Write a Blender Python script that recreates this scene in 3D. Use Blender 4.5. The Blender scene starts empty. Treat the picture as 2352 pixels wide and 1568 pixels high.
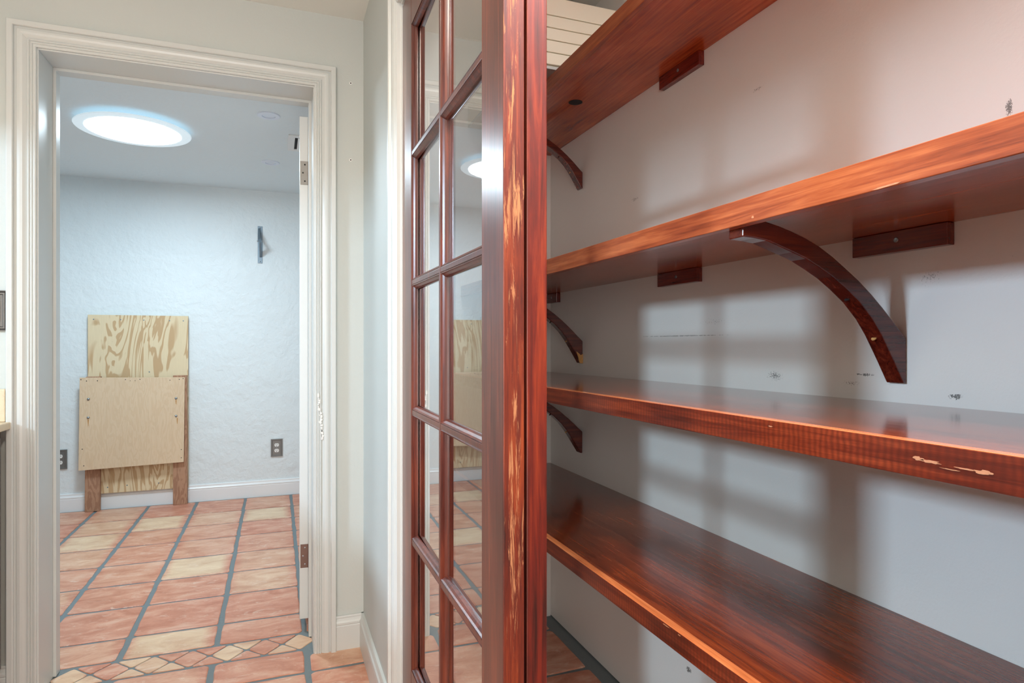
import bpy, bmesh, math, random
from mathutils import Vector, Matrix
random.seed(7)
R = math.radians
sc = bpy.context.scene
col = sc.collection

# ------------------------------------------------------------------ camera
cd = bpy.data.cameras.new('camera'); cam = bpy.data.objects.new('camera', cd); col.objects.link(cam)
cam.location = (0, 0, 1.18)
cam.rotation_euler = (R(90), 0, -math.atan(542 / 1440.0))
cd.sensor_width = 36; cd.lens = 36 * 1440 / 2352.0
cd.shift_y = 5 / 2352.0; cd.clip_start = 0.02
sc.camera = cam
# ------------------------------------------------------------------ world, exposure
w = bpy.data.worlds.new('world'); sc.world = w; w.use_nodes = True
w.node_tree.nodes['Background'].inputs[0].default_value = (.75, .85, 1, 1)
w.node_tree.nodes['Background'].inputs[1].default_value = 1.0
sc.view_settings.view_transform = 'Standard'; sc.view_settings.look = 'None'
sc.view_settings.gamma = 1; sc.view_settings.use_curve_mapping = False
sc.view_settings.exposure = 0.2
sc.cycles.max_bounces = 10; sc.cycles.diffuse_bounces = 6; sc.cycles.glossy_bounces = 6
sc.cycles.transparent_max_bounces = 24; sc.cycles.sample_clamp_indirect = 6
sc.cycles.caustics_reflective = False; sc.cycles.caustics_refractive = False


def area(name, loc, rot, sx, sy, power, color, shape='RECTANGLE', spread=180):
    l = bpy.data.lights.new(name, 'AREA'); l.shape = shape; l.size = sx
    if shape in ('RECTANGLE', 'ELLIPSE'): l.size_y = sy
    l.energy = power; l.color = color; l.spread = R(spread)
    o = bpy.data.objects.new(name, l); o.location = loc; o.rotation_euler = rot; col.objects.link(o)
    return o


# daylight through the window of the kitchen's far left wall (light just inside the panes)
area('window_daylight', (-3.40, .80, 2.17), (0, R(-80), 0), .34, .44, 98, (.60, .81, 1.0))
# unseen kitchen fill, added for brightness, and the small hall lamp (their fixtures stand at the same places)
area('kitchen_fill_light', (-1.0, -1.2, 2.385), (0, 0, 0), 1.1, .5, 14, (1, .96, .90))
area('hall_lamp_light', (.02, .42, 2.405), (0, 0, 0), .16, .16, 24, (1, .88, .74), 'DISK')
# soft fill from an invented glass door in the back wall, behind the camera
area('back_fill_light', (-.95, -2.52, 1.25), (R(90), 0, 0), 1.7, 1.9, 56, (1, .97, .94))
area('closet_fill_light', (.60, .35, 2.405), (0, 0, 0), .16, .16, 19, (.94, .96, 1.0), 'DISK')  # added fill to brighten the closet, its source is out of view
area('far_room_light', (-.717, 3.887, 2.318), (0, 0, 0), .44, .44, 30, (.70, .88, 1.0), 'DISK')


# ------------------------------------------------------------------ materials
def new_mat(name):
    m = bpy.data.materials.new(name); m.use_nodes = True
    nt = m.node_tree; b = nt.nodes['Principled BSDF']
    return m, nt, b


def nd(nt, t, **k):
    n = nt.nodes.new(t)
    for a, v in k.items():
        if a.startswith('i_'): n.inputs[a[2:].replace('_', ' ')].default_value = v
        else: setattr(n, a, v)
    return n


def mix(nt, fac, a, b, mode='MIX'):
    n = nt.nodes.new('ShaderNodeMix'); n.data_type = 'RGBA'; n.blend_type = mode
    for s, v in ((0, fac), (6, a), (7, b)):
        if hasattr(v, 'is_output'): nt.links.new(v, n.inputs[s])
        else: n.inputs[s].default_value = v if s == 0 else (*v[:3], 1)
    return n.outputs[2]


def mth(nt, op, a, b=0.0, c=0.0):
    n = nt.nodes.new('ShaderNodeMath'); n.operation = op
    for i, v in enumerate((a, b, c)):
        if hasattr(v, 'is_output'): nt.links.new(v, n.inputs[i])
        else: n.inputs[i].default_value = v
    return n.outputs[0]


def ramp(nt, src, stops):
    n = nt.nodes.new('ShaderNodeValToRGB'); e = n.color_ramp.elements
    while len(e) < len(stops): e.new(.5)
    for i, (p, c) in enumerate(stops):
        e[i].position = p; e[i].color = (*c, 1) if len(c) == 3 else c
    nt.links.new(src, n.inputs[0]); return n.outputs[0]


def coords(nt, scale=(1, 1, 1), out='Object', loc=(0, 0, 0)):
    tc = nt.nodes.new('ShaderNodeTexCoord'); mp = nt.nodes.new('ShaderNodeMapping')
    mp.inputs['Scale'].default_value = scale; mp.inputs['Location'].default_value = loc
    nt.links.new(tc.outputs[out], mp.inputs[0]); return mp.outputs[0]


def noise(nt, vec, scale, detail=4, rough=.55, dist=0):
    n = nd(nt, 'ShaderNodeTexNoise', i_Scale=scale, i_Detail=detail, i_Roughness=rough, i_Distortion=dist)
    nt.links.new(vec, n.inputs['Vector']); return n.outputs['Fac']


def bump(nt, b, h, strength, dist=.002):
    n = nd(nt, 'ShaderNodeBump', i_Strength=strength, i_Distance=dist)
    nt.links.new(h, n.inputs['Height']); nt.links.new(n.outputs[0], b.inputs['Normal'])


def paint(name, c, rough=.5, bumps=((90, .25),), dist=.002, marks=(), dirt=None):
    m, nt, b = new_mat(name)
    v = coords(nt)
    base = c
    big = noise(nt, v, 1.7, 3)
    colr = mix(nt, mth(nt, 'MULTIPLY', big, .5), c, tuple(x * .93 for x in c))
    for (px, py, pz, rx, ry, rz, th, dk, sc_) in marks:      # scuffs with a shape of their own
        g = nt.nodes.new('ShaderNodeNewGeometry'); mp = nt.nodes.new('ShaderNodeVectorMath'); mp.operation = 'SUBTRACT'
        nt.links.new(g.outputs['Position'], mp.inputs[0]); mp.inputs[1].default_value = (px, py, pz)
        dv = nt.nodes.new('ShaderNodeVectorMath'); dv.operation = 'DIVIDE'; dv.inputs[1].default_value = (rx, ry, rz)
        nt.links.new(mp.outputs[0], dv.inputs[0])
        ln = nt.nodes.new('ShaderNodeVectorMath'); ln.operation = 'LENGTH'; nt.links.new(dv.outputs[0], ln.inputs[0])
        n = noise(nt, g.outputs['Position'], sc_, 5, .7)
        inside = mth(nt, 'SUBTRACT', 1.0, ln.outputs['Value'])
        f = mth(nt, 'GREATER_THAN', mth(nt, 'ADD', n, mth(nt, 'MULTIPLY', inside, .22)), th + .09)
        f = mth(nt, 'MULTIPLY', f, mth(nt, 'GREATER_THAN', inside, 0.0))
        colr = mix(nt, mth(nt, 'MULTIPLY', f, dk), colr, (.05, .05, .045))
    if dirt:
        n = noise(nt, v, dirt[0], 6, .75, 1.5)
        f = mth(nt, 'MULTIPLY', mth(nt, 'GREATER_THAN', n, dirt[1]), dirt[2])
        colr = mix(nt, f, colr, (.12, .10, .085))
    nt.links.new(colr, b.inputs['Base Color']); b.inputs['Roughness'].default_value = rough
    h = None
    for s, k in bumps:
        x = mth(nt, 'MULTIPLY', noise(nt, v, s, 3, .5, .3), k)
        h = x if h is None else mth(nt, 'ADD', h, x)
    bump(nt, b, h, 1.0, dist)
    return m


def stained(name, lo, mid, hi, axis='Y', rough=.16, coat=.3, scale=1.0, wear=None, chatter=False, fine=1.0, spec=.5, coatr=.12):
    """reddish stained wood, grain stretched along one axis"""
    m, nt, b = new_mat(name)
    s = {'X': (.045, 1, 1), 'Y': (1, .045, 1), 'Z': (1, 1, .045)}[axis]
    v = coords(nt, s)
    n1 = noise(nt, v, 62 * scale, 7, .68, 1.0)
    n2 = noise(nt, v, 190 * scale * fine, 3, .6)
    n3 = noise(nt, coords(nt, {'X': (.35, 1, 1), 'Y': (1, .35, 1), 'Z': (1, 1, .35)}[axis]), 5 * scale, 4, .6, 1)
    f = mth(nt, 'ADD', mth(nt, 'MULTIPLY', n1, .5), mth(nt, 'ADD', mth(nt, 'MULTIPLY', n2, .22), mth(nt, 'MULTIPLY', n3, .35)))
    c = ramp(nt, f, [(.40, lo), (.53, mid), (.67, hi)])
    if chatter:
        wv = nd(nt, 'ShaderNodeTexWave', i_Scale=34.0, i_Distortion=3.0, i_Detail=2.0)
        wv.bands_direction = 'Y'; nt.links.new(coords(nt), wv.inputs[0])
        k = mth(nt, 'MULTIPLY', wv.outputs['Fac'], mth(nt, 'MULTIPLY', n3, .75))
        c = mix(nt, k, c, tuple(x * .30 for x in mid))
    if wear:
        th, wc, centre, half = wear            # bare wood where the varnish has rubbed off, in vertical streaks
        nv = noise(nt, coords(nt, {'X': (.06, 1, 1), 'Y': (1, .06, 1), 'Z': (1, 1, .06)}[axis]), 110, 8, .75, 1.2)
        nb = noise(nt, coords(nt, {'X': (.5, 1, 1), 'Y': (1, .5, 1), 'Z': (1, 1, .5)}[axis]), 5, 2)
        g = mth(nt, 'ADD', nv, mth(nt, 'MULTIPLY', mth(nt, 'SUBTRACT', nb, .5), .55))
        if centre is not None:
            tc = nt.nodes.new('ShaderNodeTexCoord'); sp = nt.nodes.new('ShaderNodeSeparateXYZ')
            nt.links.new(tc.outputs['Object'], sp.inputs[0])
            d = mth(nt, 'DIVIDE', mth(nt, 'ABSOLUTE', mth(nt, 'SUBTRACT', sp.outputs[0], centre)), half)
            g = mth(nt, 'SUBTRACT', g, mth(nt, 'MULTIPLY', d, .13))
        wf = nd(nt, 'ShaderNodeMapRange'); wf.inputs[1].default_value = th; wf.inputs[2].default_value = th + .06
        nt.links.new(g, wf.inputs[0])
        bare = mix(nt, n2, wc, tuple(x * .6 for x in wc))
        c = mix(nt, wf.outputs[0], c, bare)
        b.inputs['Roughness'].default_value = rough
        nt.links.new(mth(nt, 'ADD', mth(nt, 'MULTIPLY', wf.outputs[0], .5), rough), b.inputs['Roughness'])
    else:
        b.inputs['Roughness'].default_value = rough
    nt.links.new(c, b.inputs['Base Color'])
    b.inputs['Coat Weight'].default_value = coat; b.inputs['Coat Roughness'].default_value = coatr
    b.inputs['Specular IOR Level'].default_value = spec
    bump(nt, b, mth(nt, 'ADD', n1, mth(nt, 'MULTIPLY', n2, .5)), .12, .001)
    return m


def plain(name, c, rough=.5, metal=0.0, grain=None, coat=0):
    m, nt, b = new_mat(name)
    v = coords(nt)
    n = noise(nt, v, grain[0] if grain else 60, 4)
    k = grain[1] if grain else .12
    nt.links.new(mix(nt, n, tuple(x * (1 + k) for x in c), tuple(x * (1 - k) for x in c)), b.inputs['Base Color'])
    b.inputs['Roughness'].default_value = rough; b.inputs['Metallic'].default_value = metal
    b.inputs['Coat Weight'].default_value = coat
    return m


def glow(name, c, s):
    m, nt, b = new_mat(name)
    b.inputs['Base Color'].default_value = (*c, 1)
    b.inputs['Emission Color'].default_value = (*c, 1); b.inputs['Emission Strength'].default_value = s
    return m


def glass_mat():
    m = bpy.data.materials.new('clear_glass'); m.use_nodes = True; nt = m.node_tree; nt.nodes.clear()
    o = nt.nodes.new('ShaderNodeOutputMaterial'); mx = nt.nodes.new('ShaderNodeMixShader')
    t = nt.nodes.new('ShaderNodeBsdfTransparent'); t.inputs[0].default_value = (.96, .97, .95, 1)
    g = nt.nodes.new('ShaderNodeBsdfGlossy'); g.inputs['Roughness'].default_value = .012
    g.inputs[0].default_value = (1, 1, 1, 1)
    lw = nt.nodes.new('ShaderNodeFresnel'); lw.inputs[0].default_value = 1.6
    ge = nt.nodes.new('ShaderNodeNewGeometry')
    # a pane has two faces: the one met from outside reflects for both (r + r(1-r)^2), the other lets pass
    f = mth(nt, 'MULTIPLY', lw.outputs[0], mth(nt, 'SUBTRACT', 1.9, lw.outputs[0]))
    f = mth(nt, 'MINIMUM', mth(nt, 'MULTIPLY', f, 1.3), .97)
    f = mth(nt, 'MULTIPLY', f, mth(nt, 'SUBTRACT', 1.0, ge.outputs['Backfacing']))
    nt.links.new(f, mx.inputs[0]); nt.links.new(t.outputs[0], mx.inputs[1]); nt.links.new(g.outputs[0], mx.inputs[2])
    nt.links.new(mx.outputs[0], o.inputs[0]); return m


def ply_mat(name, light, dark, sx, dist, thr):
    m, nt, b = new_mat(name)
    v = coords(nt, (1, 1, .24))
    n = noise(nt, v, sx, 3, .5, dist)
    rings = mth(nt, 'FRACT', mth(nt, 'MULTIPLY', n, 9.0))
    f = ramp(nt, rings, [(.0, (0, 0, 0)), (thr, (0, 0, 0)), (thr + .14, (1, 1, 1)), (.93, (1, 1, 1)), (1, (0, 0, 0))])
    fine = noise(nt, coords(nt, (1, 1, .06)), 160, 3)
    c = mix(nt, mth(nt, 'MULTIPLY', f, .8), light, dark)
    c = mix(nt, mth(nt, 'MULTIPLY', fine, .35), c, tuple(x * .6 for x in light))
    nt.links.new(c, b.inputs['Base Color']); b.inputs['Roughness'].default_value = .75
    bump(nt, b, fine, .3, .001); return m


def tile_mat():
    m, nt, b = new_mat('saltillo_tile')
    at = nt.nodes.new('ShaderNodeAttribute'); at.attribute_name = 'tint'
    sp = nt.nodes.new('ShaderNodeSeparateXYZ'); nt.links.new(at.outputs['Vector'], sp.inputs[0])
    uv = nt.nodes.new('ShaderNodeUVMap'); us = nt.nodes.new('ShaderNodeSeparateXYZ'); nt.links.new(uv.outputs[0], us.inputs[0])
    ge = nt.nodes.new('ShaderNodeNewGeometry')
    mp = nt.nodes.new('ShaderNodeVectorMath'); mp.operation = 'MULTIPLY_ADD'
    nt.links.new(ge.outputs['Position'], mp.inputs[0]); mp.inputs[1].default_value = (1, 2.2, 1)
    off = nt.nodes.new('ShaderNodeCombineXYZ'); nt.links.new(mth(nt, 'MULTIPLY', sp.outputs[1], 37), off.inputs[0]); nt.links.new(off.outputs[0], mp.inputs[2])
    n1 = noise(nt, mp.outputs[0], 6, 6, .65, .6); n2 = noise(nt, mp.outputs[0], 34, 6, .75, .5)
    base = ramp(nt, n1, [(.32, (.46, .165, .10)), (.52, (.60, .265, .175)), (.70, (.70, .41, .30))])
    pale = ramp(nt, n1, [(.3, (.62, .40, .25)), (.7, (.80, .60, .41))])
    # pale clay sits in the middle of a tile, the rim stays red
    ux = mth(nt, 'SUBTRACT', .5, mth(nt, 'ABSOLUTE', mth(nt, 'SUBTRACT', us.outputs[0], sp.outputs[2])))
    uy = mth(nt, 'SUBTRACT', .5, mth(nt, 'ABSOLUTE', mth(nt, 'SUBTRACT', us.outputs[1], .5)))
    e = mth(nt, 'MULTIPLY', mth(nt, 'MINIMUM', ux, mth(nt, 'ADD', uy, .06)), 7.0)
    e = mth(nt, 'ADD', e, mth(nt, 'MULTIPLY', mth(nt, 'SUBTRACT', n2, .5), 1.6))
    e = mth(nt, 'MINIMUM', mth(nt, 'MAXIMUM', e, 0.0), 1.0)
    f = mth(nt, 'MULTIPLY', e, sp.outputs[0])
    f = mth(nt, 'MINIMUM', mth(nt, 'MULTIPLY', f, mth(nt, 'ADD', .55, n1)), 1.0)
    c = mix(nt, f, base, pale)
    sc_ = noise(nt, mp.outputs[0], 9, 9, .82, 1.2)     # chalky streaks
    c = mix(nt, mth(nt, 'MULTIPLY', mth(nt, 'MINIMUM', mth(nt, 'MAXIMUM', mth(nt, 'MULTIPLY', mth(nt, 'SUBTRACT', sc_, .55), 9.0), 0.0), 1.0), .62), c, (.82, .68, .56))
    pit = noise(nt, mp.outputs[0], 60, 3, .6)
    c = mix(nt, mth(nt, 'MULTIPLY', mth(nt, 'GREATER_THAN', pit, .71), .5), c, (.25, .12, .08))
    nt.links.new(c, b.inputs['Base Color']); b.inputs['Roughness'].default_value = .42
    b.inputs['Specular IOR Level'].default_value = .35
    bump(nt, b, mth(nt, 'ADD', n2, n1), .35, .003); return m


M = {}
M['hall'] = paint('hall_wall_paint', (.545, .58, .56), .55, ((130, .3), (30, .25)), .0012)
M['ceil'] = paint('ceiling_paint', (.80, .81, .77), .6, ((120, .3),), .001)
M['far'] = paint('far_room_plaster', (.74, .80, .82), .5, ((6, .9), (22, .5), (90, .12)), .011)
M['farceil'] = paint('far_room_ceiling_plaster', (.78, .86, .89), .6, ((8, .7), (28, .5)), .005)
W_ = 1.115
marks = [(W_, 1.18, 1.103, .05, .030, .014, .56, .75, 330), (W_, .965, 1.098, .05, .032, .008, .60, .6, 320),
         (W_, .932, 1.117, .05, .026, .0035, .50, .8, 250), (W_, .755, 1.087, .05, .014, .006, .5, .8, 300),
         (W_, 1.55, 1.203, .05, .21, .0016, .44, .5, 90), (W_, .669, 1.563, .05, .006, .016, .48, .8, 400),
         (W_, 1.80, 1.66, .05, .05, .012, .62, .5, 240), (W_, .80, 1.30, .05, .05, .028, .66, .5, 300),
         (W_, 1.40, 1.24, .05, .12, .02, .68, .5, 260), (W_, 1.514, .239, .05, .012, .009, .45, .8, 200),
         (W_, 1.238, 1.81, .05, .03, .01, .6, .5, 260)]
M['pantry'] = paint('pantry_wall_paint', (.79, .78, .75), .42, ((170, .28),), .001, marks, dirt=(26, .735, .45))
M['trim'] = paint('white_trim_enamel', (.61, .637, .625), .30, ((55, .3),), .0002)
M['trimblue'] = paint('far_baseboard_enamel', (.80, .82, .83), .3, ((55, .3),), .0008)
M['doorwhite'] = paint('white_door_enamel', (.68, .72, .72), .35, ((50, .3),), .001)
M['slat'] = paint('cream_slat_paint', (.90, .86, .70), .4, ((70, .2),), .0008)
M['glass'] = glass_mat()
DK, MD, HI = (.060, .012, .006), (.175, .034, .014), (.36, .085, .030)
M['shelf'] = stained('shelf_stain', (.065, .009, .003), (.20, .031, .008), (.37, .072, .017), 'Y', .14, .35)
M['shelf_lit'] = stained('upper_shelf_lit_stain', (.18, .026, .005), (.36, .062, .011), (.54, .125, .028), 'Y', .22, .2)  # brighter copy of the shelf stain, bounce light on the undersides painted in
M['lip'] = stained('lip_top_bare_lit', (.38, .09, .025), (.60, .17, .052), (.78, .27, .10), 'Y', .25, .3)  # barer wood, with lamp light on the lip tops painted in too
M['lipdark'] = stained('lip_stain_dark', (.05, .006, .002), (.14, .017, .005), (.30, .050, .014), 'Y', .3, .2, chatter=True,
                       wear=(.80, (.62, .30, .17), None, 1))
M['liplit'] = stained('lip_upper_lit', (.12, .019, .006), (.30, .064, .020), (.50, .150, .052), 'Y', .28, .2,  # lighter copy for the upper fronts, lamp light put into the colour
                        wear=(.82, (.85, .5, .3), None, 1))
M['bracket'] = stained('bracket_stain', (.035, .004, .003), (.10, .012, .006), (.20, .034, .014), 'X', .22, .35)
M['cleat'] = stained('cleat_stain', (.05, .004, .003), (.14, .010, .005), (.25, .030, .012), 'Y', .25, .3)
M['door'] = stained('door_stain', (.036, .007, .004), (.085, .016, .009), (.19, .036, .015), 'Z', .30, .25, fine=1.3, coatr=.30)
M['edge'] = stained('door_edge_worn', (.030, .003, .001), (.12, .013, .003), (.30, .050, .009), 'Z', .45, .06,
                    wear=(.495, (.50, .21, .09), .0175, .0175))
M['edge2'] = stained('door_edge_stain', (.030, .003, .001), (.12, .009, .003), (.27, .034, .007), 'Z', .42, .08,
                     wear=(.74, (.66, .36, .2), None, 1))
M['ply'] = ply_mat('knotty_plywood', (.78, .64, .42), (.50, .29, .13), 4.2, 1.8, .50)
M['plyfine'] = ply_mat('smooth_plywood', (.74, .56, .38), (.70, .51, .33), 16.0, .3, .45)
M['fir'] = ply_mat('framing_lumber', (.46, .26, .16), (.32, .16, .095), 16.0, .25, .4)
M['bare'] = plain('bare_broken_wood', (.66, .36, .12), .7, grain=(90, .35))
M['rust'] = plain('rust_stain', (.50, .25, .08), .8)
M['steel'] = plain('dull_steel', (.32, .36, .39), .35, 1.0)
M['dsteel'] = plain('blue_grey_steel', (.20, .26, .31), .42, .7)
M['brass'] = plain('aged_brown_brass', (.19, .12, .10), .45, .6)
M['nickel'] = plain('brushed_nickel', (.30, .29, .27), .5, .3)
M['pewter'] = plain('pewter_plate', (.19, .19, .185), .4, .6, coat=.2)
M['bronze'] = plain('bronze_plate', (.17, .16, .15), .35, .7)
M['white'] = plain('white_plastic', (.80, .80, .78), .35, grain=(30, .03))
M['black'] = plain('black_void', (.012, .012, .012), .8)
M['stone'] = paint('travertine', (.72, .60, .43), .45, ((40, .8), (120, .4)), .003, dirt=(45, .66, .25))
M['cab'] = stained('dark_cabinet_stain', (.018, .012, .010), (.032, .021, .018), (.06, .04, .034), 'Z', .3, .2)
M['lampwhite'] = glow('lamp_diffuser_cool', (.82, .93, 1.0), 9)
M['lampring'] = glow('lamp_rim_cool', (.75, .88, .95), .36)
M['warmlamp'] = glow('lamp_diffuser_warm', (1, .85, .68), 6)
M['kitfill'] = glow('fill_diffuser_kitchen', (1, .96, .88), 2)
M['sky'] = glow('daylight_pane', (.70, .85, 1), 4)
M['backfill'] = glow('back_fill_glow', (1, .95, .9), 1.0)  # glow of the added glass door behind the camera
M['lightlens'] = plain('frosted_lens', (.74, .80, .90), .3, grain=(20, .03))
M['tile'] = tile_mat()
M['grout'] = paint('grey_grout', (.18, .215, .225), .85, ((60, .6), (220, .4)), .002, dirt=(12, .60, .15))


# ------------------------------------------------------------------ builders
def props(o, label=None, cat=None, group=None, kind=None):
    if label: o['label'] = label
    if cat: o['category'] = cat
    if group: o['group'] = group
    if kind: o['kind'] = kind
    return o


def obj(name, bm, m, parent=None, bev=0, smooth=False):
    """link a bmesh (built in the parent's coordinates, or the world's) as one object with its origin at its base"""
    me = bpy.data.meshes.new(name)
    bmesh.ops.recalc_face_normals(bm, faces=bm.faces)
    if parent is None:
        xs = [v.co for v in bm.verts]
        c = Vector(((min(p.x for p in xs) + max(p.x for p in xs)) / 2, (min(p.y for p in xs) + max(p.y for p in xs)) / 2, min(p.z for p in xs)))
        bmesh.ops.translate(bm, verts=bm.verts, vec=-c)
    bm.to_mesh(me); bm.free()
    o = bpy.data.objects.new(name, me); col.objects.link(o)
    for x in (m if isinstance(m, (list, tuple)) else [m]): me.materials.append(x)
    if parent is None: o.location = c
    else: o.parent = parent
    if smooth:
        for p in me.polygons: p.use_smooth = True
    if bev:
        b = o.modifiers.new('soft_edges', 'BEVEL'); b.width = bev; b.segments = 2; b.limit_method = 'ANGLE'; b.angle_limit = R(40)
    return o


def empty(name, loc, label=None, cat=None, group=None, kind=None, rz=0):
    o = bpy.data.objects.new(name, None); o.empty_display_size = .05
    o.location = loc; o.rotation_euler = (0, 0, rz); col.objects.link(o)
    return props(o, label, cat, group, kind)


def copy_tree(o, parent=None):
    c = o.copy(); col.objects.link(c)
    if parent: c.parent = parent
    for ch in list(o.children): copy_tree(ch, c)
    return c


def box(bm, x0, y0, z0, x1, y1, z1, mi=0):
    vs = [bm.verts.new(p) for p in ((x0, y0, z0), (x1, y0, z0), (x1, y1, z0), (x0, y1, z0), (x0, y0, z1), (x1, y0, z1), (x1, y1, z1), (x0, y1, z1))]
    fs = [(0, 3, 2, 1), (4, 5, 6, 7), (0, 1, 5, 4), (1, 2, 6, 5), (2, 3, 7, 6), (3, 0, 4, 7)]
    out = []
    for f in fs:
        q = bm.faces.new([vs[i] for i in f]); q.material_index = mi; out.append(q)
    return out       # bottom, top, -y, +x, +y, -x


def boxes(*bs):
    bm = bmesh.new()
    for b in bs: box(bm, *b)
    return bm


def prism(bm, pts, f0, f1):
    """extrude a closed outline: f0 and f1 map an outline point to the two end caps"""
    a = [bm.verts.new(f0(*p)) for p in pts]; b = [bm.verts.new(f1(*p)) for p in pts]
    n = len(pts)
    bm.faces.new(a); bm.faces.new(b[::-1])
    for i in range(n): bm.faces.new((a[i], b[i], b[(i + 1) % n], a[(i + 1) % n]))
    return bm


def lathe(bm, prof, c, seg=40, axis='Z', sign=1):
    """prof = (radius, height) from the centre line outward"""
    rings = []
    for r, h in prof:
        ring = []
        for k in range(seg):
            a = 2 * math.pi * k / seg; p, q = r * math.cos(a), r * math.sin(a); h_ = h * sign
            d = {'Z': (p, q, h_), 'Y': (p, h_, q), 'X': (h_, p, q)}[axis]
            ring.append(bm.verts.new((c[0] + d[0], c[1] + d[1], c[2] + d[2])))
        rings.append(ring)
    for i in range(len(rings) - 1):
        for k in range(seg):
            bm.faces.new((rings[i][k], rings[i][(k + 1) % seg], rings[i + 1][(k + 1) % seg], rings[i + 1][k]))
    bm.faces.new(rings[0]); bm.faces.new(rings[-1][::-1])
    return bm


def ring(bm, prof, rect, f, closed=True):
    """mitred moulding round a rectangle (u0,v0,u1,v1); prof = closed outline of (outward, out of plane)"""
    u0, v0, u1, v1 = rect
    if closed: cs = [(u0, v0, -1, -1), (u0, v1, -1, 1), (u1, v1, 1, 1), (u1, v0, 1, -1)]
    else: cs = [(u0, v0, -1, 0), (u0, v1, -1, 1), (u1, v1, 1, 1), (u1, v0, 1, 0)]
    sec = [[bm.verts.new(f(u + su * a, v + sv * a, b)) for a, b in prof] for u, v, su, sv in cs]
    n = len(prof); m_ = len(sec)
    for i in range(m_ if closed else m_ - 1):
        s, t = sec[i], sec[(i + 1) % m_]
        for k in range(n): bm.faces.new((s[k], s[(k + 1) % n], t[(k + 1) % n], t[k]))
    if not closed:
        bm.faces.new(sec[0]); bm.faces.new(sec[-1][::-1])
    return bm


def struct(name, bm, m, label=None, cat=None, **k):
    return props(obj(name, bm, m, **k), label, cat, kind='structure')


# ------------------------------------------------------------------ shell
YW0, YW1, YF = 2.5, 2.72, 5.215
XO0, XO1, ZO = -.757, .153, 2.175          # rough opening of the doorway
struct('wall_front', boxes((-3.5, YW0, 0, XO0, YW1, 2.44), (XO1, YW0, 0, 1.3, YW1, 2.44), (XO0, YW0, ZO, XO1, YW1, 2.44)), M['hall'],
       'pale greenish white wall around the white cased doorway', 'wall')
OY0, OY1 = .06, 1.732
struct('wall_right', boxes((.32, -2.6, 0, .45, OY0, 2.44), (.32, OY1, 0, .45, YW0, 2.44), (.32, OY0, 2.125, .45, OY1, 2.44)), M['hall'],
       'narrow pale wall strip between doorway corner and glazed closet door', 'wall')
struct('wall_pantry', boxes((W_, -.2, .006, 1.3, YW0, 2.44)), M['pantry'], 'scuffed grey beige closet wall that carries the four red shelves', 'wall')
bm = boxes((.45, 2.487, 0, W_, YW0, 2.44))
struct('wall_pantry_end', bm, M['pantry'], 'narrow end wall of the shelf closet beyond the glazed doors', 'wall')
struct('wall_pantry_near', boxes((.45, -.2, 0, W_, -.1, 2.44)), M['pantry'], 'near end wall of the shelf closet', 'wall')
struct('wall_far', boxes((-2.6, YF, 0, 1.1, YF + .12, 2.36)), M['far'], 'pale blue plaster wall behind the leaning plywood', 'wall')
struct('wall_far_left', boxes((-2.6, YW1, 0, -2.48, YF, 2.36)), M['far'], 'left side wall of the small blue room', 'wall')
struct('wall_far_right', boxes((1.0, YW1, 0, 1.1, YF, 2.36)), M['far'], 'right side wall of the small blue room', 'wall')
struct('wall_left', boxes((-3.6, -2.6, 0, -3.5, .53, 2.44), (-3.6, 1.07, 0, -3.5, YW0, 2.44), (-3.6, .53, 0, -3.5, 1.07, 1.97), (-3.6, .53, 2.38, -3.5, 1.07, 2.44)),
       M['hall'], 'kitchen wall with a high window', 'wall')
struct('wall_back', boxes((-3.6, -2.7, 0, -1.85, -2.6, 2.44), (-.05, -2.7, 0, .45, -2.6, 2.44), (-1.85, -2.7, 2.25, -.05, -2.6, 2.44)), M['hall'], 'kitchen wall behind the camera', 'wall')
struct('ceiling', boxes((-3.6, -2.7, 2.44, 1.3, YW1, 2.54)), M['ceil'], 'off white ceiling over the hall and closet', 'ceiling')
struct('ceiling_far', boxes((-2.6, YW1, 2.36, 1.1, YF + .12, 2.46)), M['farceil'], 'bluish plaster ceiling with a bright round lamp', 'ceiling')
win = empty('window_1', (-3.5, .80, 1.97), 'small high kitchen window letting in daylight', 'window', kind='structure')
fw = lambda u, v, b: (b, u, v)
obj('window_frame', ring(bmesh.new(), [(0, -.08), (0, .02), (-.03, .02), (-.03, -.08)], (-.27, 0, .27, .41), fw), M['trim'], win)
obj('window_pane', boxes((-.06, -.24, .03, -.054, .24, .38)), M['sky'], win)
win = empty('fill_window', (-.95, -2.6, 0), 'unseen glass door added behind the camera as fill light', 'window', kind='structure')
fw = lambda u, v, b: (u, -b, v)
obj('window_frame', ring(bmesh.new(), [(0, -.02), (0, .08), (-.05, .08), (-.05, -.02)], (-.9, 0, .9, 2.25), fw), M['trim'], win)
obj('window_pane', boxes((-.85, -.05, .05, .85, -.044, 2.2)), M['backfill'], win)

struct('shade_soffit', boxes((-1.45, -.6, 1.93, -1.12, YW0, 2.44)), M['ceil'], 'unseen soffit added above the countertop to block window light', 'soffit')  # put in out of view to keep window light off the upper closet wall

# ------------------------------------------------------------------ floor: grout bed and every tile raised on it, one mesh
bm = bmesh.new()
uvl = bm.loops.layers.uv.new('UVMap'); tl = bm.verts.layers.float_vector.new('tint')
# grout bed
fs = box(bm, -3.6, -2.7, -.06, 1.3, YF + .1, 0, 1)


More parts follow.
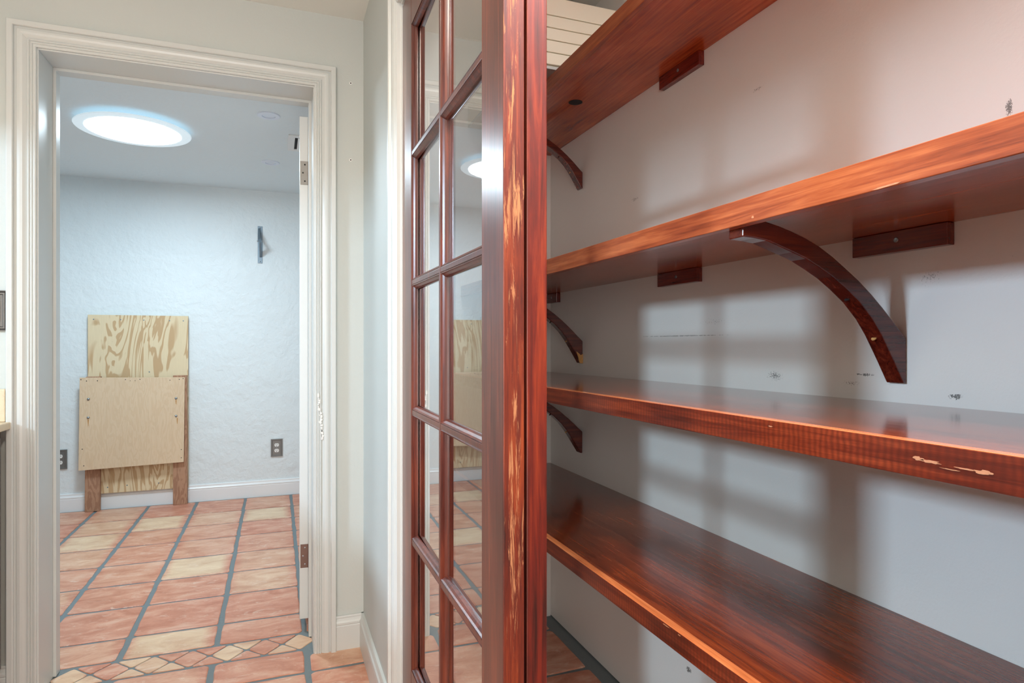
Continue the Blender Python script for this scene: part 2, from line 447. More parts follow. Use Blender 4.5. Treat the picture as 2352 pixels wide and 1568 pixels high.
def tile(pts, tint, h=.0035, jit=.0022, bevel=.004):
    """pts: outline, counter clockwise; softened corners, slightly uneven edges, worn rim"""
    n = len(pts); out = []
    cx = sum(p[0] for p in pts) / n; cy = sum(p[1] for p in pts) / n
    for i in range(n):
        p0, p1, p2 = Vector(pts[i - 1]), Vector(pts[i]), Vector(pts[(i + 1) % n])
        a = (p0 - p1); b = (p2 - p1); r = min(.012, a.length * .2, b.length * .2)
        out += [p1 + a.normalized() * r, p1 + (a.normalized() + b.normalized()) * r * .28, p1 + b.normalized() * r]
        k = int((b.length - 2 * r) / .06)
        for j in range(1, k + 1):
            out.append(p1 + b.normalized() * (r + (b.length - 2 * r) * j / (k + 1)))
    out = [p + Vector((random.uniform(-jit, jit), random.uniform(-jit, jit))) for p in out]
    xs = [p[0] for p in pts]; ys = [p[1] for p in pts]
    x0, x1, y0, y1 = min(xs), max(xs), min(ys), max(ys)
    c = Vector((cx, cy))
    lo = [bm.verts.new((p.x, p.y, -.002)) for p in out]
    m1 = [bm.verts.new((p.x, p.y, h * .45)) for p in out]
    hi = [bm.verts.new((p.x + (c.x - p.x) * bevel / max(.03, (c - p).length), p.y + (c.y - p.y) * bevel / max(.03, (c - p).length), h)) for p in out]
    for v in lo + m1 + hi: v[tl] = tint
    N = len(out); F_ = [bm.faces.new(hi)]
    for A, B in ((lo, m1), (m1, hi)):
        for i in range(N): F_.append(bm.faces.new((A[i], A[(i + 1) % N], B[(i + 1) % N], B[i])))
    for f in F_:
        f.material_index = 0
        for l in f.loops: l[uvl].uv = ((l.vert.co.x - x0) / (x1 - x0), (l.vert.co.y - y0) / (y1 - y0))


def rect_tile(x0, x1, y0, y1, pale=None, ox=.5):
    p = random.choice((0, .12, .25, .35)) if pale is None else pale
    gx = .0105; gy = .0075
    if x1 - x0 < .05 or y1 - y0 < .03: return
    tile([(x0 + gx, y0 + gy), (x1 - gx, y0 + gy), (x1 - gx, y1 - gy), (x0 + gx, y1 - gy)], (p, random.random(), ox))


cols = [-.862 - .325 * k for k in range(6, 0, -1)] + [-.862, -.548, -.217, .108, .43, .755]
rows = [2.693, 2.893, 3.222, 3.533, 3.853, 4.187, 4.506, 4.826, 5.19]
pale = {(-.548, 2.693): .95, (-.862, 2.693): .30, (-.548, 3.533): 1.0, (-.862, 4.506): .95, (-1.187, 4.187): .9, (-1.187, 4.506): .6, (-1.187, 4.826): .45,
        (-.217, 4.506): .95, (-.217, 3.222): .55, (-.548, 3.853): .25, (-.548, 2.893): .0, (-.862, 2.893): .05, (-.862, 3.222): .08,
        (-.548, 3.222): .05, (-.862, 3.853): .1, (-.862, 3.533): .15, (-1.187, 3.853): .45, (-1.187, 3.533): .15, (-.548, 4.187): .2, (-.548, 4.506): .45,
        (-.217, 2.693): .1, (-.217, 2.893): .05, (-.217, 3.533): .4, (-.217, 3.853): .15, (-.217, 4.187): .0, (-1.187, 3.222): .45, (-.548, 4.826): .05, (-.862, 4.187): .2}
for a, b in zip(cols, cols[1:]):
    for c, d in zip(rows, rows[1:]):
        key = (round(a, 3), round(c, 3))
        rect_tile(a, min(b, .99), c, min(d, 5.196), pale.get(key), .47 if pale.get(key, 0) > .5 else .5)
# diamond border in the doorway
ya, yb = 2.549, 2.687; ym = (ya + yb) / 2; per = .1285; g = .0026
alt = [.9, .05, .75, .12, .95, .1, .8]
for k in range(-4, 3):
    cx = -.170 + per * k; hw = per / 2
    tint = (alt[k + 4], random.random(), .5)
    tile([(cx - hw + 2.2 * g, ym), (cx, ya + g), (cx + hw - 2.2 * g, ym), (cx, yb - g)], tint, h=.003, jit=.0006, bevel=.002)
    for s in (-1, 1):
        e = yb if s > 0 else ya
        x0 = cx + g * 1.6; x1 = cx + per - g * 1.6; xm = cx + hw
        if x1 > .15: continue
        t = (random.choice((0, .1, .8)), random.random(), .5)
        pts = [(x0 + g, e - s * g * .6), (xm, ym + s * g * 1.1), (x1 - g, e - s * g * .6)]
        tile(pts if s > 0 else pts[::-1], t, h=.003, jit=.0006, bevel=.002)
# hall and closet tiles in front of the border
hrows = [2.545 - .0, 2.362, 2.036, 1.71, 1.385, 1.06, .735, .41, .085, -.24, -.565, -.89, -1.215, -1.54, -1.865, -2.19, -2.515]
hcols = [-.217 + .325 * k for k in range(-12, 0)] + [-.217, .108, .434, .76, 1.07]
for a, b in zip(hcols, hcols[1:]):
    for d, c in zip(hrows, hrows[1:]):
        top = d
        if d > 2.5 and (b < -.75 or a > .1): top = 2.5 if d > 2.5 else d
        p = {(-.217, 2.362): .10, (.108, 2.362): .42, (.108, 2.036): .1, (-.542, 2.362): .25}.get((round(a, 3), round(c, 3)))
        rect_tile(a, b, c, top, p)
floor = struct('floor', bm, [M['tile'], M['grout']], 'terracotta tile floor with grey grout and diamond border', 'floor')
floor_me = floor.data

# ------------------------------------------------------------------ doorway: jamb, stop, casing
jl, jr, jt = -.737, .133, 2.155
bm = boxes((XO0, YW0 - .001, 0, jl, YW1, jt), (jr, YW0 - .001, 0, XO1, YW1, jt), (XO0, YW0 - .001, jt, XO1, YW1, ZO))
t = struct('trim_1', bm, M['trim'], 'white painted jamb lining the open doorway', 'door jamb', bev=.0015)
st = bmesh.new(); ring(st, [(0, 0), (0, .043), (-.010, .043), (-.010, 0)], (jl, .004, jr, jt), lambda u, v, b: (u, 2.64 + b, v), closed=False)
for v in st.verts: v.co -= t.location
obj('door_stop', st, M['trim'], t, bev=.001)
CAS = [(0, -.003), (0, .010), (.003, .0125), (.007, .0125), (.009, .010), (.0115, .0135), (.0145, .0135), (.017, .0105), (.0195, .0145), (.0225, .0145), (.025, .009),
       (.029, .012), (.036, .0165), (.043, .0180), (.050, .0175), (.055, .0145), (.0585, .0135), (.0595, .022), (.062, .0245), (.076, .0245), (.0785, .022), (.0785, -.003)]
bm = ring(bmesh.new(), CAS, (jl - .004, .0, jr + .004, jt + .004), lambda u, v, b: (u, YW0 - b, v), closed=False)
struct('trim_2', bm, M['trim'], 'moulded white casing around the open doorway', 'door casing')
bm = ring(bmesh.new(), CAS, (jl - .004, .0, jr + .004, jt + .004), lambda u, v, b: (u, YW1 + b, v), closed=False)
struct('trim_3', bm, M['trim'], 'moulded white casing on the far side of the doorway', 'door casing')
rnd = random.Random(11); pk = bmesh.new(); t2 = bpy.data.objects['trim_2'].location
z = .985
while z > .815:      # flaked paint on the right side of the casing
    cx_ = .150 + (.985 - z) * .10 + rnd.uniform(-.004, .004); a_ = rnd.uniform(.002, .006); h_ = rnd.uniform(.003, .009)
    pts = [(cx_ + math.cos(q) * a_ * rnd.uniform(.6, 1.2), z + math.sin(q) * h_ * rnd.uniform(.6, 1.2)) for q in [k * math.pi / 4 for k in range(8)]]
    prism(pk, pts, lambda u, v: (u - t2.x, YW0 - .0165 - t2.y, v - t2.z), lambda u, v: (u - t2.x, YW0 - .008 - t2.y, v - t2.z)); z -= h_ * 1.7
obj('flaked_paint', pk, M['white'], bpy.data.objects['trim_2'])
# closet opening: jamb and casing in the partition wall
bm = boxes((.321, OY1 - .018, 0, .449, OY1, 2.110), (.321, OY0, 0, .449, OY0 + .018, 2.110), (.321, OY0, 2.110, .449, OY1, 2.125))
struct('trim_4', bm, M['trim'], 'white jamb of the shelf closet opening', 'door jamb', bev=.0015)
bm = ring(bmesh.new(), CAS, (OY0 + .014, 0, OY1 - .014, 2.114), lambda u, v, b: (.32 - b, u, v), closed=False)
struct('trim_5', bm, M['trim'], 'moulded white casing beside the glazed closet door', 'door casing')

# ------------------------------------------------------------------ baseboards
BB = [(0, 0), (.016, 0), (.016, .092), (.0145, .096), (.0165, .099), (.0165, .106), (.012, .112), (.0095, .121), (.0105, .125), (.0085, .131), (0, .131)]


def baseboard(name, x0, y0, x1, y1, nx, ny, m, label, hs=1.0):
    bm = bmesh.new()
    prism(bm, BB, lambda a, b: (x0 + nx * a, y0 + ny * a, b * hs + .001), lambda a, b: (x1 + nx * a, y1 + ny * a, b * hs + .001))
    return struct(name, bm, m, label, 'baseboard')


baseboard('baseboard_front', .213, YW0, .32, YW0, 0, -1, M['trim'], 'short white baseboard beside the doorway casing')
baseboard('baseboard_right', .32, 1.800, .32, YW0 - .001, -1, 0, M['trim'], 'white baseboard running along the wall to the closet casing')
baseboard('baseboard_front_left', -1.45, YW0, -.8205, YW0, 0, -1, M['trim'], 'baseboard end by the dark cabinet')
baseboard('baseboard_far', -2.48, YF, .99, YF, 0, -1, M['trimblue'], 'white baseboard behind the leaning plywood', .955)

# ------------------------------------------------------------------ white door standing open into the far room
d = empty('door_1', (.125, 2.722, .045), 'white painted door standing open edge on in the doorway', 'door', kind='structure', rz=R(-4.5))
bm = boxes((-.035, 0, 0, 0, .80, 2.072))
obj('door_leaf', bm, M['doorwhite'], d, bev=.003)
for nm, z0, m in (('hinge', 1.79, 'nickel'), ('hinge', .211, 'brass')):
    bm = bmesh.new(); box(bm, -.031, -.0015, z0, -.0005, .001, z0 + .097)
    lathe(bm, [(.005, 0), (.005, .097)], (.004, -.004, z0), 12)
    h = obj(nm, bm, M[m], d, bev=.0008)
    if m == 'brass': h['label'] = 'dark brown hinge plate'
    sb = bmesh.new()
    for dx, dz in ((-.0135, .015), (-.021, .049), (-.0135, .083)): lathe(sb, [(.0032, 0), (.0032, .0012), (.0015, .0016)], (dx, -.0015, z0 + dz), 12, 'Y', -1)
    obj('screw', sb, M['black' if m == 'nickel' else 'steel'], h)
lb = bmesh.new(); lathe(lb, [(.010, 0), (.010, .02), (.026, .03), (.029, .045), (.022, .058), (.005, .062)], (0, .74, .95), 24, 'X', 1)
obj('door_knob', lb, M['nickel'], d, smooth=True)

# ------------------------------------------------------------------ glazed closet doors
LW, LT, LH = .812, .035, 2.085
P0, P1 = .108, .696        # glazed width along the leaf, from its worn free edge
Z0, Z1 = .324, 1.981


def make_leaf(name, loc, label, edge, group):
    r = empty(name, loc, label, 'door', group, 'structure')
    for nm, a, b, i in (('stile', 0, P0, 0), ('stile', P1, LW, 1)):
        bm = bmesh.new(); fs = box(bm, 0, a, 0, LT, b, LH)
        if i == 0: fs[2].material_index = 1
        s = obj(nm, bm, [M['door'], M[edge]], r, bev=.0015)
        if i == 0: s['label'] = 'stile with worn edge showing bare wood' if edge == 'edge' else 'stile with chipped red edge'
    obj('rail', boxes((.0005, P0, Z1, LT - .0005, P1, LH)), M['door'], r)
    obj('rail', boxes((.0005, P0, 0, LT - .0005, P1, Z0)), M['door'], r)
    mw = .011
    pm = (P0 + P1) / 2
    obj('muntin', boxes((.001, pm - mw / 2, Z0, LT - .001, pm + mw / 2, Z1)), M['door'], r, bev=.0012)
    n = 5; ph = (Z1 - Z0) / n
    for k in range(1, n):
        obj('muntin', boxes((.0014, P0, Z0 + ph * k - mw / 2, LT - .0014, P1, Z0 + ph * k + mw / 2)), M['door'], r, bev=.0012)
    # stepped glazing bead, mitred round each pane, on both faces
    prof = [(0, .0025), (0, .010), (-.0025, .0112), (-.0045, .0085), (-.0085, .0055), (-.0105, .0022), (-.0105, .0)]
    for c in range(2):
        u0, u1 = (P0, pm - mw / 2) if c == 0 else (pm + mw / 2, P1)
        for k in range(n):
            v0 = Z0 + ph * k + (mw / 2 if k else 0); v1 = Z0 + ph * (k + 1) - (mw / 2 if k < n - 1 else 0)
            gm = bmesh.new(); box(gm, LT / 2 - .002, u0, v0, LT / 2 + .002, u1, v1)
            if c == 1:      # the panes of the far column sit very slightly askew in their rebates
                for v in gm.verts: v.co.x += (v.co.y - (u0 + u1) / 2) * .017
            g = obj('glass_pane', gm, M['glass'], r)
            bm = bmesh.new()
            cx = LT / 2
            pf = [(0.0003, .002)] + [(a, .002 + b * 1.25) for a, b in prof[1:-1]] + [(-.0105, .002)]
            ring(bm, pf, (u0, v0, u1, v1), lambda u, v, b: (cx - b, u, v))
            ring(bm, pf, (u0, v0, u1, v1), lambda u, v, b: (cx + b, u, v))
            obj('glazing_bead', bm, M['door'], g)
    return r


make_leaf('door_2', (.3245, .900, .018), 'red ten pane glazed door, its edge scraped to bare wood', 'edge', None)
bm = bmesh.new(); fs = box(bm, .3632, .900, .004, .3975, 1.000, 2.1085); fs[2].material_index = 1
struct('trim_6', bm, [M['door'], M['edge2']], 'chipped red post standing between the glazed door and the shelves', 'post', bev=.0015)

# ------------------------------------------------------------------ shelves


def shelf(name, xf, ztop, lipz0, y0, y1, board_m, lip_m, top_m, label, dz=0.0):
    r = empty(name, (xf, y0, ztop), label, 'shelf', 'red stained shelves in the closet')
    L = y1 - y0; D = W_ - .001 - xf
    bm = bmesh.new(); box(bm, .0195, 0, -.022, D, L, 0)
    for v in bm.verts: v.co.z -= dz * v.co.y
    obj('shelf_board', bm, M[board_m], r, bev=.0006)
    bm = bmesh.new(); fs = box(bm, 0, 0, lipz0 - ztop, .019, L, .0008)
    fs[1].material_index = 1
    for v in bm.verts: v.co.z -= dz * v.co.y
    l = obj('front_lip', bm, [M[lip_m], M[top_m]], r, bev=.0012)
    l['label'] = 'stained edging strip with its top painted lamp-lit orange'
    return r


YS, YE = -.095, 2.486
shelf('closet_shelf', .801, 2.0165, 1.977, YS, YE, 'shelf_lit', 'liplit', 'lip', 'topmost red wooden shelf seen from below with a round cable hole')
s2 = shelf('closet_shelf', .711, 1.4155, 1.374, YS, YE, 'shelf_lit', 'liplit', 'lip', 'second red shelf from top, held by the large curved bracket')
s3 = shelf('closet_shelf', .672, 1.0730, 1.034, YS, YE, 'shelf', 'lipdark', 'lip', 'third red shelf with a chipped saw marked front edge', .0060)
s4 = shelf('closet_shelf', .672, .664, .627, YS, YE, 'shelf', 'lipdark', 'lip', 'lowest red shelf with a dark polished top')
# cable hole and grommet in the topmost shelf's underside
bm = bmesh.new(); lathe(bm, [(.0235, 0), (.0235, .0008), (.0225, .0012), (.001, .0012)], (.946 - .801, 1.905 - YS, -.0222), 32, 'Z', -1)
obj('cable_hole', bm, M['black'], bpy.data.objects['closet_shelf'])
# chipped patches of bare wood on the lips
def chip(par, y, z, ly, lz, seed, m='bare'):
    rnd = random.Random(seed); n = 18; pts = []
    for k in range(n):
        a = 2 * math.pi * k / n; rr = rnd.uniform(.55, 1.1)
        pts.append((math.cos(a) * ly * rr, math.sin(a) * lz * rr))
    bm = bmesh.new()
    prism(bm, pts, lambda u, v: (-.0005, y + u, z + v), lambda u, v: (.0006, y + u, z + v))
    obj('chipped_patch', bm, M[m], par)


M['chipw'] = plain('pale_chipped_wood', (.48, .22, .12), .8, grain=(160, .3))
chip(s3, .482 - YS, -.0225, .013, .0020, 1, 'chipw'); chip(s3, .496 - YS, -.0215, .007, .0026, 5, 'chipw'); chip(s3, .426 - YS, -.0235, .010, .0025, 2, 'chipw')
chip(s3, .445 - YS, -.0235, .012, .0009, 6, 'chipw'); chip(s3, .46 - YS, -.027, .012, .0006, 8, 'chipw')
chip(s3, 1.30 - YS, -.0065, .016, .0010, 3, 'chipw'); chip(s3, .72 - YS, -.013, .005, .001, 9, 'chipw')
chip(s2, .566 - YS, -.0395, .022, .0016, 4, 'chipw')
chip(s2, .80 - YS, -.034, .003, .0022, 10, 'chipw')
chip(s4, .98 - YS, -.003, .010, .0010, 11, 'chipw'); chip(s4, .94 - YS, -.003, .004, .001, 12, 'chipw')

# ------------------------------------------------------------------ curved brackets
OUT = [(.7315, 1.3925), (.760, 1.3925), (.778, 1.388), (.808, 1.382), (.838, 1.374), (.868, 1.3645), (.898, 1.352), (.929, 1.3355), (.96, 1.316), (.993, 1.2945), (1.025, 1.270), (1.052, 1.247), (1.076, 1.225), (1.097, 1.205), (1.1135, 1.190)]
INN = [(1.1135, 1.105), (1.106, 1.105), (1.097, 1.120), (1.083, 1.143), (1.069, 1.165), (1.048, 1.197), (1.025, 1.226), (.993, 1.2565), (.96, 1.280), (.929, 1.2995), (.898, 1.315), (.868, 1.3285), (.838, 1.3385), (.808, 1.3475), (.781, 1.3555), (.755, 1.3585), (.731, 1.3595)]


def make_bracket(loc, label, s=1.0):
    r = empty('curved_bracket', loc, label, 'bracket', 'curved shelf brackets')
    bm = bmesh.new()
    pts = [((x - 1.1135) * s, (z - 1.105) * s) for x, z in OUT + INN]
    prism(bm, pts, lambda u, v: (u, 0, v), lambda u, v: (u, .036, v))
    obj('bracket_body', bm, M['bracket'], r, bev=.002)
    for u, v, m in ((1.052, 1.190, 'bare'), (.985, 1.262, 'black')):
        b = bmesh.new()
        lathe(b, [(.0050, 0), (.0050, .0016), (.0022, .0012)], (0, 0, 0), 16, 'Z', -1)
        o = obj('screw_hole', b, M[m], r); o.rotation_euler = (0, R(-48 if m == 'bare' else -35), 0)
        o.location = ((u - 1.1135) * s - .001, .018, (v - 1.105) * s + .0005)
    return r


br = make_bracket((1.1135, .845, 1.105), 'large curved bracket in full view under the second shelf')
b2 = copy_tree(br); b2.location = (1.1135, 2.180, 1.105); b2['label'] = 'curved bracket with a broken bare wood tip beside the doors'
b3 = copy_tree(br); b3.location = (1.1125, 2.180, .756); b3.scale = (1, 1, .970); b3['label'] = 'curved bracket beneath the third shelf beside the doors'
b4 = make_bracket((1.1135, 2.180, 1.782), 'small curved bracket beneath the topmost shelf beside the doors', .735)
bm = bmesh.new()
prism(bm, [(-.0115, -.001), (.0005, -.0012), (.0008, .010), (.0006, .036), (-.008, .030), (-.016, .037), (-.027, .045)],
      lambda u, v: (u, -.0012, v), lambda u, v: (u, .004, v))
obj('broken_tip', bm, M['bare'], b2)

# ------------------------------------------------------------------ wall cleats
def make_cleat(loc, L, label):
    r = empty('shelf_cleat', loc, label, 'cleat', 'wooden cleats under the shelves')
    obj('cleat_block', boxes((-.019, 0, -.040, -.0005, L, -.0004)), M['cleat'], r, bev=.0012)
    b = bmesh.new(); lathe(b, [(.0048, 0), (.0048, .0010), (.004, .0016), (.0012, .0012)], (-.019, L / 2, -.018), 18, 'X', -1)
    obj('screw', b, M['steel'], r)
    return r


c1 = make_cleat((W_, .756, 1.3935), .193, 'wooden cleat beside the large bracket beneath the second shelf')
c2 = copy_tree(c1); c2.location = (W_, 1.452, 1.3935); c2['label'] = 'wooden cleat midway along the underside of the second shelf'
c3 = copy_tree(c1); c3.location = (W_, 1.443, 1.9945); c3['label'] = 'wooden cleat under the topmost shelf'
c4 = make_cleat((W_, 2.385, 1.3935), .10, 'short dark cleat in the closet corner beneath the second shelf')

# ------------------------------------------------------------------ white slatted box above the topmost shelf
r = empty('slatted_box', (.74, 1.85, 2.078), 'cream box of horizontal boards above the topmost shelf', 'box')
bm = boxes((0, .012, 0, .370, .63, .222)); obj('box_body', bm, M['slat'], r, bev=.002)
zb = [.004, .044, .084, .124, .164]
for k, z in enumerate(zb):
    h = .0375 if k < 4 else .058
    obj('slat', boxes((0, 0, z, .370, .011, z + h)), M['slat'], r, bev=.0022)
obj('bottom_rail', boxes((0, .004, -.010, .370, .63, -.0005)), M['hall'], r)

# ------------------------------------------------------------------ far room lamp and fittings
r = empty('ceiling_light', (-.717, 3.887, 2.36), 'large bright round lamp on the ceiling of the blue room', 'lamp')
bm = bmesh.new(); lathe(bm, [(.10, 0), (.10, -.020), (.255, -.022), (.272, -.026), (.276, -.030), (.272, -.034), (.228, -.036), (.223, -.0345)], (0, 0, 0), 72)
obj('lamp_rim', bm, M['lampring'], r, smooth=False)
bm = bmesh.new(); lathe(bm, [(.2245, -.034), (.222, -.038), (.205, -.040), (.01, -.0415)], (0, 0, 0), 72)
obj('lamp_diffuser', bm, M['lampwhite'], r)


def downlight(loc, label):
    r = empty('recessed_light', loc, label, 'lamp', 'unlit recessed lights in the blue room')
    b = bmesh.new(); lathe(b, [(.057, 0), (.057, -.003), (.054, -.0055), (.0335, -.0055), (.033, -.0006)], (0, 0, 0), 40)
    obj('trim_ring', b, M['lightlens'], r)
    b = bmesh.new(); lathe(b, [(.0308, -.0008), (.0300, -.0022), (.01, -.0028)], (0, 0, 0), 32)
    obj('lens', b, M['lightlens'], r)
    return r


d1 = downlight((-.036, 3.478, 2.36), 'unlit round recessed light nearest the doorway')
d2 = copy_tree(d1); d2.location = (-.034, 4.377, 2.36); d2['label'] = 'unlit round recessed light nearer the far wall'
r = empty('ceiling_vent', (.066, 3.75, 2.36), 'white ceiling vent half hidden by the open door', 'vent')
obj('vent_frame', boxes((0, 0, -.006, .30, .036, 0), (0, .264, -.006, .30, .30, 0), (0, .036, -.006, .036, .264, 0), (.264, .036, -.006, .30, .264, 0)), M['white'], r, bev=.001)
obj('duct_opening', boxes((.036, .036, -.0012, .264, .264, -.0004)), M['black'], r)
for k in range(7):
    bm = boxes((0, 0, -.001, .020, .226, .001)); s = obj('louver', bm, M['white'], r); s.location = (.052 + k * .030, .037, -.0055); s.rotation_euler = (0, R(30), 0)

# ------------------------------------------------------------------ plywood stand against the far wall
YB = YF - .016
r = empty('plywood_stand', (-.935, 5.18, .0), 'plywood panels bolted to two wooden legs leaning on the blue wall', 'plywood stand')
ox, oy = -.935, 5.18
F2 = lambda x: x - ox
Yp = YF - .0165 - oy
o = obj('back_panel', boxes((F2(-1.240), Yp - .018, .118, F2(-.608), Yp, 1.384)), M['ply'], r, bev=.001)
yl1 = Yp - .0185; yl0 = yl1 - .036
for x0, x1, x2, x3 in ((-1.250, -1.160, -1.244, -1.154), (-.703, -.610, -.703, -.612)):
    bm = bmesh.new(); prism(bm, [(x0, .004), (x1, .004), (x3, .948), (x2, .948)], lambda u, v: (F2(u), yl0, v), lambda u, v: (F2(u), yl1, v))
    obj('leg', bm, M['fir'], r, bev=.002)
fp = bmesh.new()
prism(fp, [(-1.276, .303), (-.630, .318), (-.624, .934), (-1.276, .944)], lambda u, v: (F2(u), yl0 - .0145 - (.028 if u < -1 else .012) * (1 - (v - .3) / .65), v),
      lambda u, v: (F2(u), yl0 - .0005 - (.028 if u < -1 else .012) * (1 - (v - .3) / .65), v))
fpo = obj('front_panel', fp, M['plyfine'], r, bev=.001); fpo['label'] = 'smooth paler plywood board with four bolts'
for x, z in ((-1.222, .794), (-1.222, .666), (-.680, .783), (-.680, .655)):
    b = bmesh.new(); yy = yl0 - .016 - (.028 if x < -1 else .012) * (1 - (z - .3) / .65)
    lathe(b, [(.0085, 0), (.0085, .0015), (.0065, .0045), (.002, .006)], (F2(x), yy, z), 18, 'Y', -1)
    obj('bolt', b, M['steel'], fpo, smooth=True)
for x, z, L in ((-.680, .770, .05), (-.672, .640, .05), (-1.222, .652, .045)):
    yy = yl0 - .0147 - (.028 if x < -1 else .012) * (1 - (z - L / 2 - .3) / .65)
    obj('rust_streak', prism(bmesh.new(), [(x - .004, z), (x + .004, z), (x + .0015, z - L), (x - .0005, z - L)], lambda u, v: (F2(u), yy - .0012, v), lambda u, v: (F2(u), yy + .0012, v)), M['rust'], fpo)
for x, z in ((-1.268, .93), (-1.235, .92), (-1.17, .92), (-1.0, .925), (-.97, .915), (-.94, .915), (-.91, .925), (-.72, .915), (-.66, .92), (-.635, .925), (-1.255, .45), (-1.245, .335), (-.985, .33), (-.86, .335), (-.645, .41), (-.645, .35)):
    b = bmesh.new(); yy = yl0 - .0145 - (.028 if x < -1 else .012) * (1 - (z - .3) / .65)
    lathe(b, [(.0035, 0), (.003, .0006), (.001, .0008)], (F2(x), yy, z), 10, 'Y', -1)
    obj('nail_hole', b, M['black'], fpo)
for x, z in ((-1.205, 1.352), (-1.04, 1.352), (-.895, 1.35), (-.73, 1.348), (-.64, 1.348), (-1.12, .16), (-1.0, .165), (-.80, .165), (-.86, .975)):
    b = bmesh.new(); lathe(b, [(.0045, 0), (.004, .0008), (.001, .001)], (F2(x), Yp - .018, z), 10, 'Y', -1)
    obj('nail_hole', b, M['dsteel'], o)

# ------------------------------------------------------------------ outlets
def make_outlet(loc, label):
    r = empty('wall_outlet', loc, label, 'outlet', 'outlets with dark stepped plates')
    b = bmesh.new()
    ring(b, [(0, 0), (0, .004), (.002, .006), (.006, .006), (.008, .009), (.013, .009), (.0145, .005), (.0145, 0)], (-.0285, -.0535, .0285, .0535), lambda u, v, d: (u, -d, v))
    obj('plate_frame', b, M['pewter'], r)
    obj('plate_face', boxes((-.0287, -.0045, -.0537, .0287, 0, .0537)), M['pewter'], r)
    for s in (-1, 1):
        b = bmesh.new(); zc = .0215 * s
        pts = [(.0165 * math.cos(2 * math.pi * k / 28), max(-.0125, min(.0125, .0165 * math.sin(2 * math.pi * k / 28)))) for k in range(28)]
        prism(b, pts, lambda u, v: (u, -.0068, zc + v), lambda u, v: (u, -.0040, zc + v))
        q = obj('receptacle', b, M['white'], r)
        for a in (-.0062, .0062): obj('slot', boxes((a - .0012, -.0073, zc - .001, a + .0012, -.0066, zc + .0075)), M['black'], q)
        g = bmesh.new(); lathe(g, [(.0026, 0), (.0026, .0006), (.001, .0007)], (0, -.0067, zc - .0070), 12, 'Y', -1); obj('slot', g, M['black'], q)
    b = bmesh.new(); lathe(b, [(.003, 0), (.0025, .001)], (0, -.0045, 0), 12, 'Y', -1); obj('screw', b, M['steel'], r)
    return r


o1 = make_outlet((.005, YF - .0005, .371), 'outlet in a dark stepped plate near the open white door')
o2 = copy_tree(o1); o2.location = (-1.413, YF - .0005, .371); o2['label'] = 'half hidden outlet between the plywood and the doorway jamb'

# ------------------------------------------------------------------ steel wall bracket on the far wall
r = empty('steel_wall_bracket', (-.112, YF - .0005, 1.80), 'thin blue grey steel bracket jutting from the far wall', 'bracket')
bm = boxes((-.020, -.004, .0, .014, 0, .285)); obj('wall_plate', bm, M['dsteel'], r, bev=.001)
for nm, pts in (('upper_arm', [(-.004, .268), (-.130, .165), (-.136, .148), (-.120, .146), (-.004, .225)]), ('lower_arm', [(-.004, .045), (-.120, .132), (-.136, .142), (-.130, .160), (-.004, .085)])):
    b = bmesh.new(); k = .0 if nm == 'upper_arm' else .010
    prism(b, pts, lambda u, v: (-.017 + k, u, v), lambda u, v: (-.001 + k, u, v)); obj(nm, b, M['dsteel'], r, bev=.001)
b = bmesh.new(); lathe(b, [(.006, 0), (.006, .034), (.003, .036)], (-.022, -.126, .151), 16, 'X'); obj('pivot_bolt', b, M['steel'], r)
for z in (.272, .013):
    b = bmesh.new(); lathe(b, [(.005, 0), (.004, .003), (.001, .004)], (-.004, -.004, z), 14, 'Y', -1); obj('screw', b, M['steel'], r)

# ------------------------------------------------------------------ wall anchors beside the casing
def anchor(z, label):
    b = bmesh.new(); lathe(b, [(.0055, 0), (.0055, .0010), (.0032, .0014)], (.2715, YW0, z), 20, 'Y', -1)
    r = props(obj('wall_anchor', b, M['white']), label, 'wall anchor', 'plastic anchors in the wall')
    b = bmesh.new(); lathe(b, [(.0026, 0), (.0024, .0004)], (.2715 - r.location.x, YW0 - .0014 - r.location.y, z - r.location.z), 14, 'Y', -1)
    obj('anchor_hole', b, M['black'], r); return r


a1 = anchor(2.191, 'upper plastic wall anchor between casing and corner'); a2 = anchor(1.893, 'lower plastic wall anchor between casing and corner')

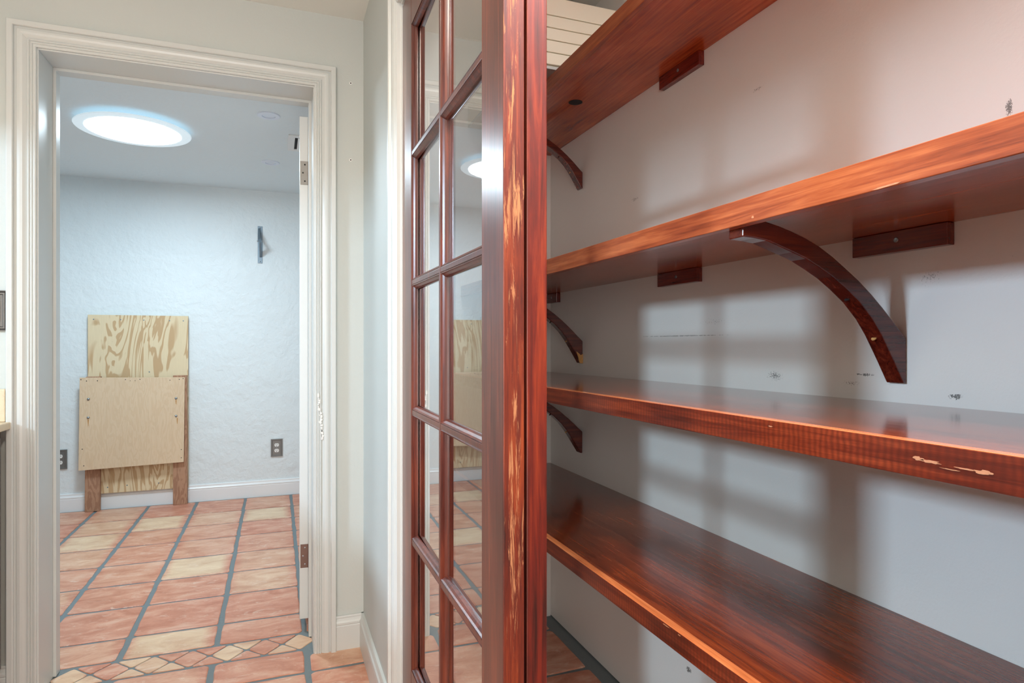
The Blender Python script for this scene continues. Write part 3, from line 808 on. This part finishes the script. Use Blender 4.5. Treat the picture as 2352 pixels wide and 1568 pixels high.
# ------------------------------------------------------------------ left edge: switch plate, counter, cabinet
r = empty('switch_plate', (-.879, YW0 - .0005, 1.2875), 'bronze stepped switch plate left of the doorway casing', 'switch')
b = bmesh.new(); ring(b, [(0, 0), (0, .004), (.003, .004), (.006, .008), (.010, .008), (.013, .005), (.015, .010), (.017, .010), (.018, .007), (.018, 0)], (-.042, -.048, .042, .048), lambda u, v, d: (u, -d, v))
obj('plate_frame', b, M['bronze'], r); obj('plate_face', boxes((-.0422, -.0035, -.0482, .0422, 0, .0482)), M['bronze'], r)
for s in (-.022, .022): obj('rocker_switch', boxes((s - .016, -.007, -.033, s + .016, -.003, .033)), M['white'], r, bev=.0015)
ct = obj('countertop', boxes((-1.46, -.4, .903, -.806, YW0 - .002, .926)), M['stone'], bev=.003)
props(ct, 'travertine countertop whose end touches the doorway casing', 'countertop')
bs = obj('backsplash', boxes((-1.46, YW0 - .021, .9265, -.8215, YW0 - .001, 1.033)), M['stone'], bev=.003)
props(bs, 'low travertine backsplash strip under the switch plate', 'backsplash')
r = empty('base_cabinet', (-1.14, 1.05, 0), 'dark cabinet beneath the travertine countertop', 'cabinet')
obj('cabinet_body', boxes((-.30, -1.44, .11, .302, 1.442, .9025)), M['cab'], r, bev=.002)
obj('toe_kick', boxes((-.30, -1.44, .004, .250, 1.430, .11)), M['cab'], r)
for k in range(5):
    y0 = -1.42 + k * .568
    obj('cabinet_door', boxes((.3025, y0, .14, .318, y0 + .55, .88)), M['cab'], r, bev=.004)

# ------------------------------------------------------------------ hall lamp, plus kitchen and closet fills added for brightness (above and left of the picture)
r = empty('hall_lamp', (.02, .42, 2.44), 'small warm round lamp on the hall ceiling', 'lamp')
b = bmesh.new(); lathe(b, [(.12, 0), (.12, -.02), (.10, -.026), (.095, -.02)], (0, 0, 0), 40); obj('lamp_rim', b, M['white'], r)
b = bmesh.new(); lathe(b, [(.094, -.021), (.085, -.026), (.02, -.027)], (0, 0, 0), 40); obj('lamp_diffuser', b, M['warmlamp'], r)
r = empty('kitchen_fill', (-1.0, -1.2, 2.44), 'flat rectangular fill panel added on the kitchen ceiling', 'lamp')
obj('fill_frame', boxes((-.6, -.3, -.035, .6, .3, 0)), M['white'], r, bev=.004)
obj('lamp_diffuser', boxes((-.56, -.26, -.042, .56, .26, -.0355)), M['kitfill'], r)

r = empty('closet_fill', (.60, .35, 2.44), 'small round fill lamp added on the closet ceiling', 'lamp')
b = bmesh.new(); lathe(b, [(.12, 0), (.12, -.02), (.10, -.026), (.095, -.02)], (0, 0, 0), 40); obj('lamp_rim', b, M['white'], r)
b = bmesh.new(); lathe(b, [(.094, -.021), (.085, -.026), (.02, -.027)], (0, 0, 0), 40); obj('lamp_diffuser', b, M['warmlamp'], r)
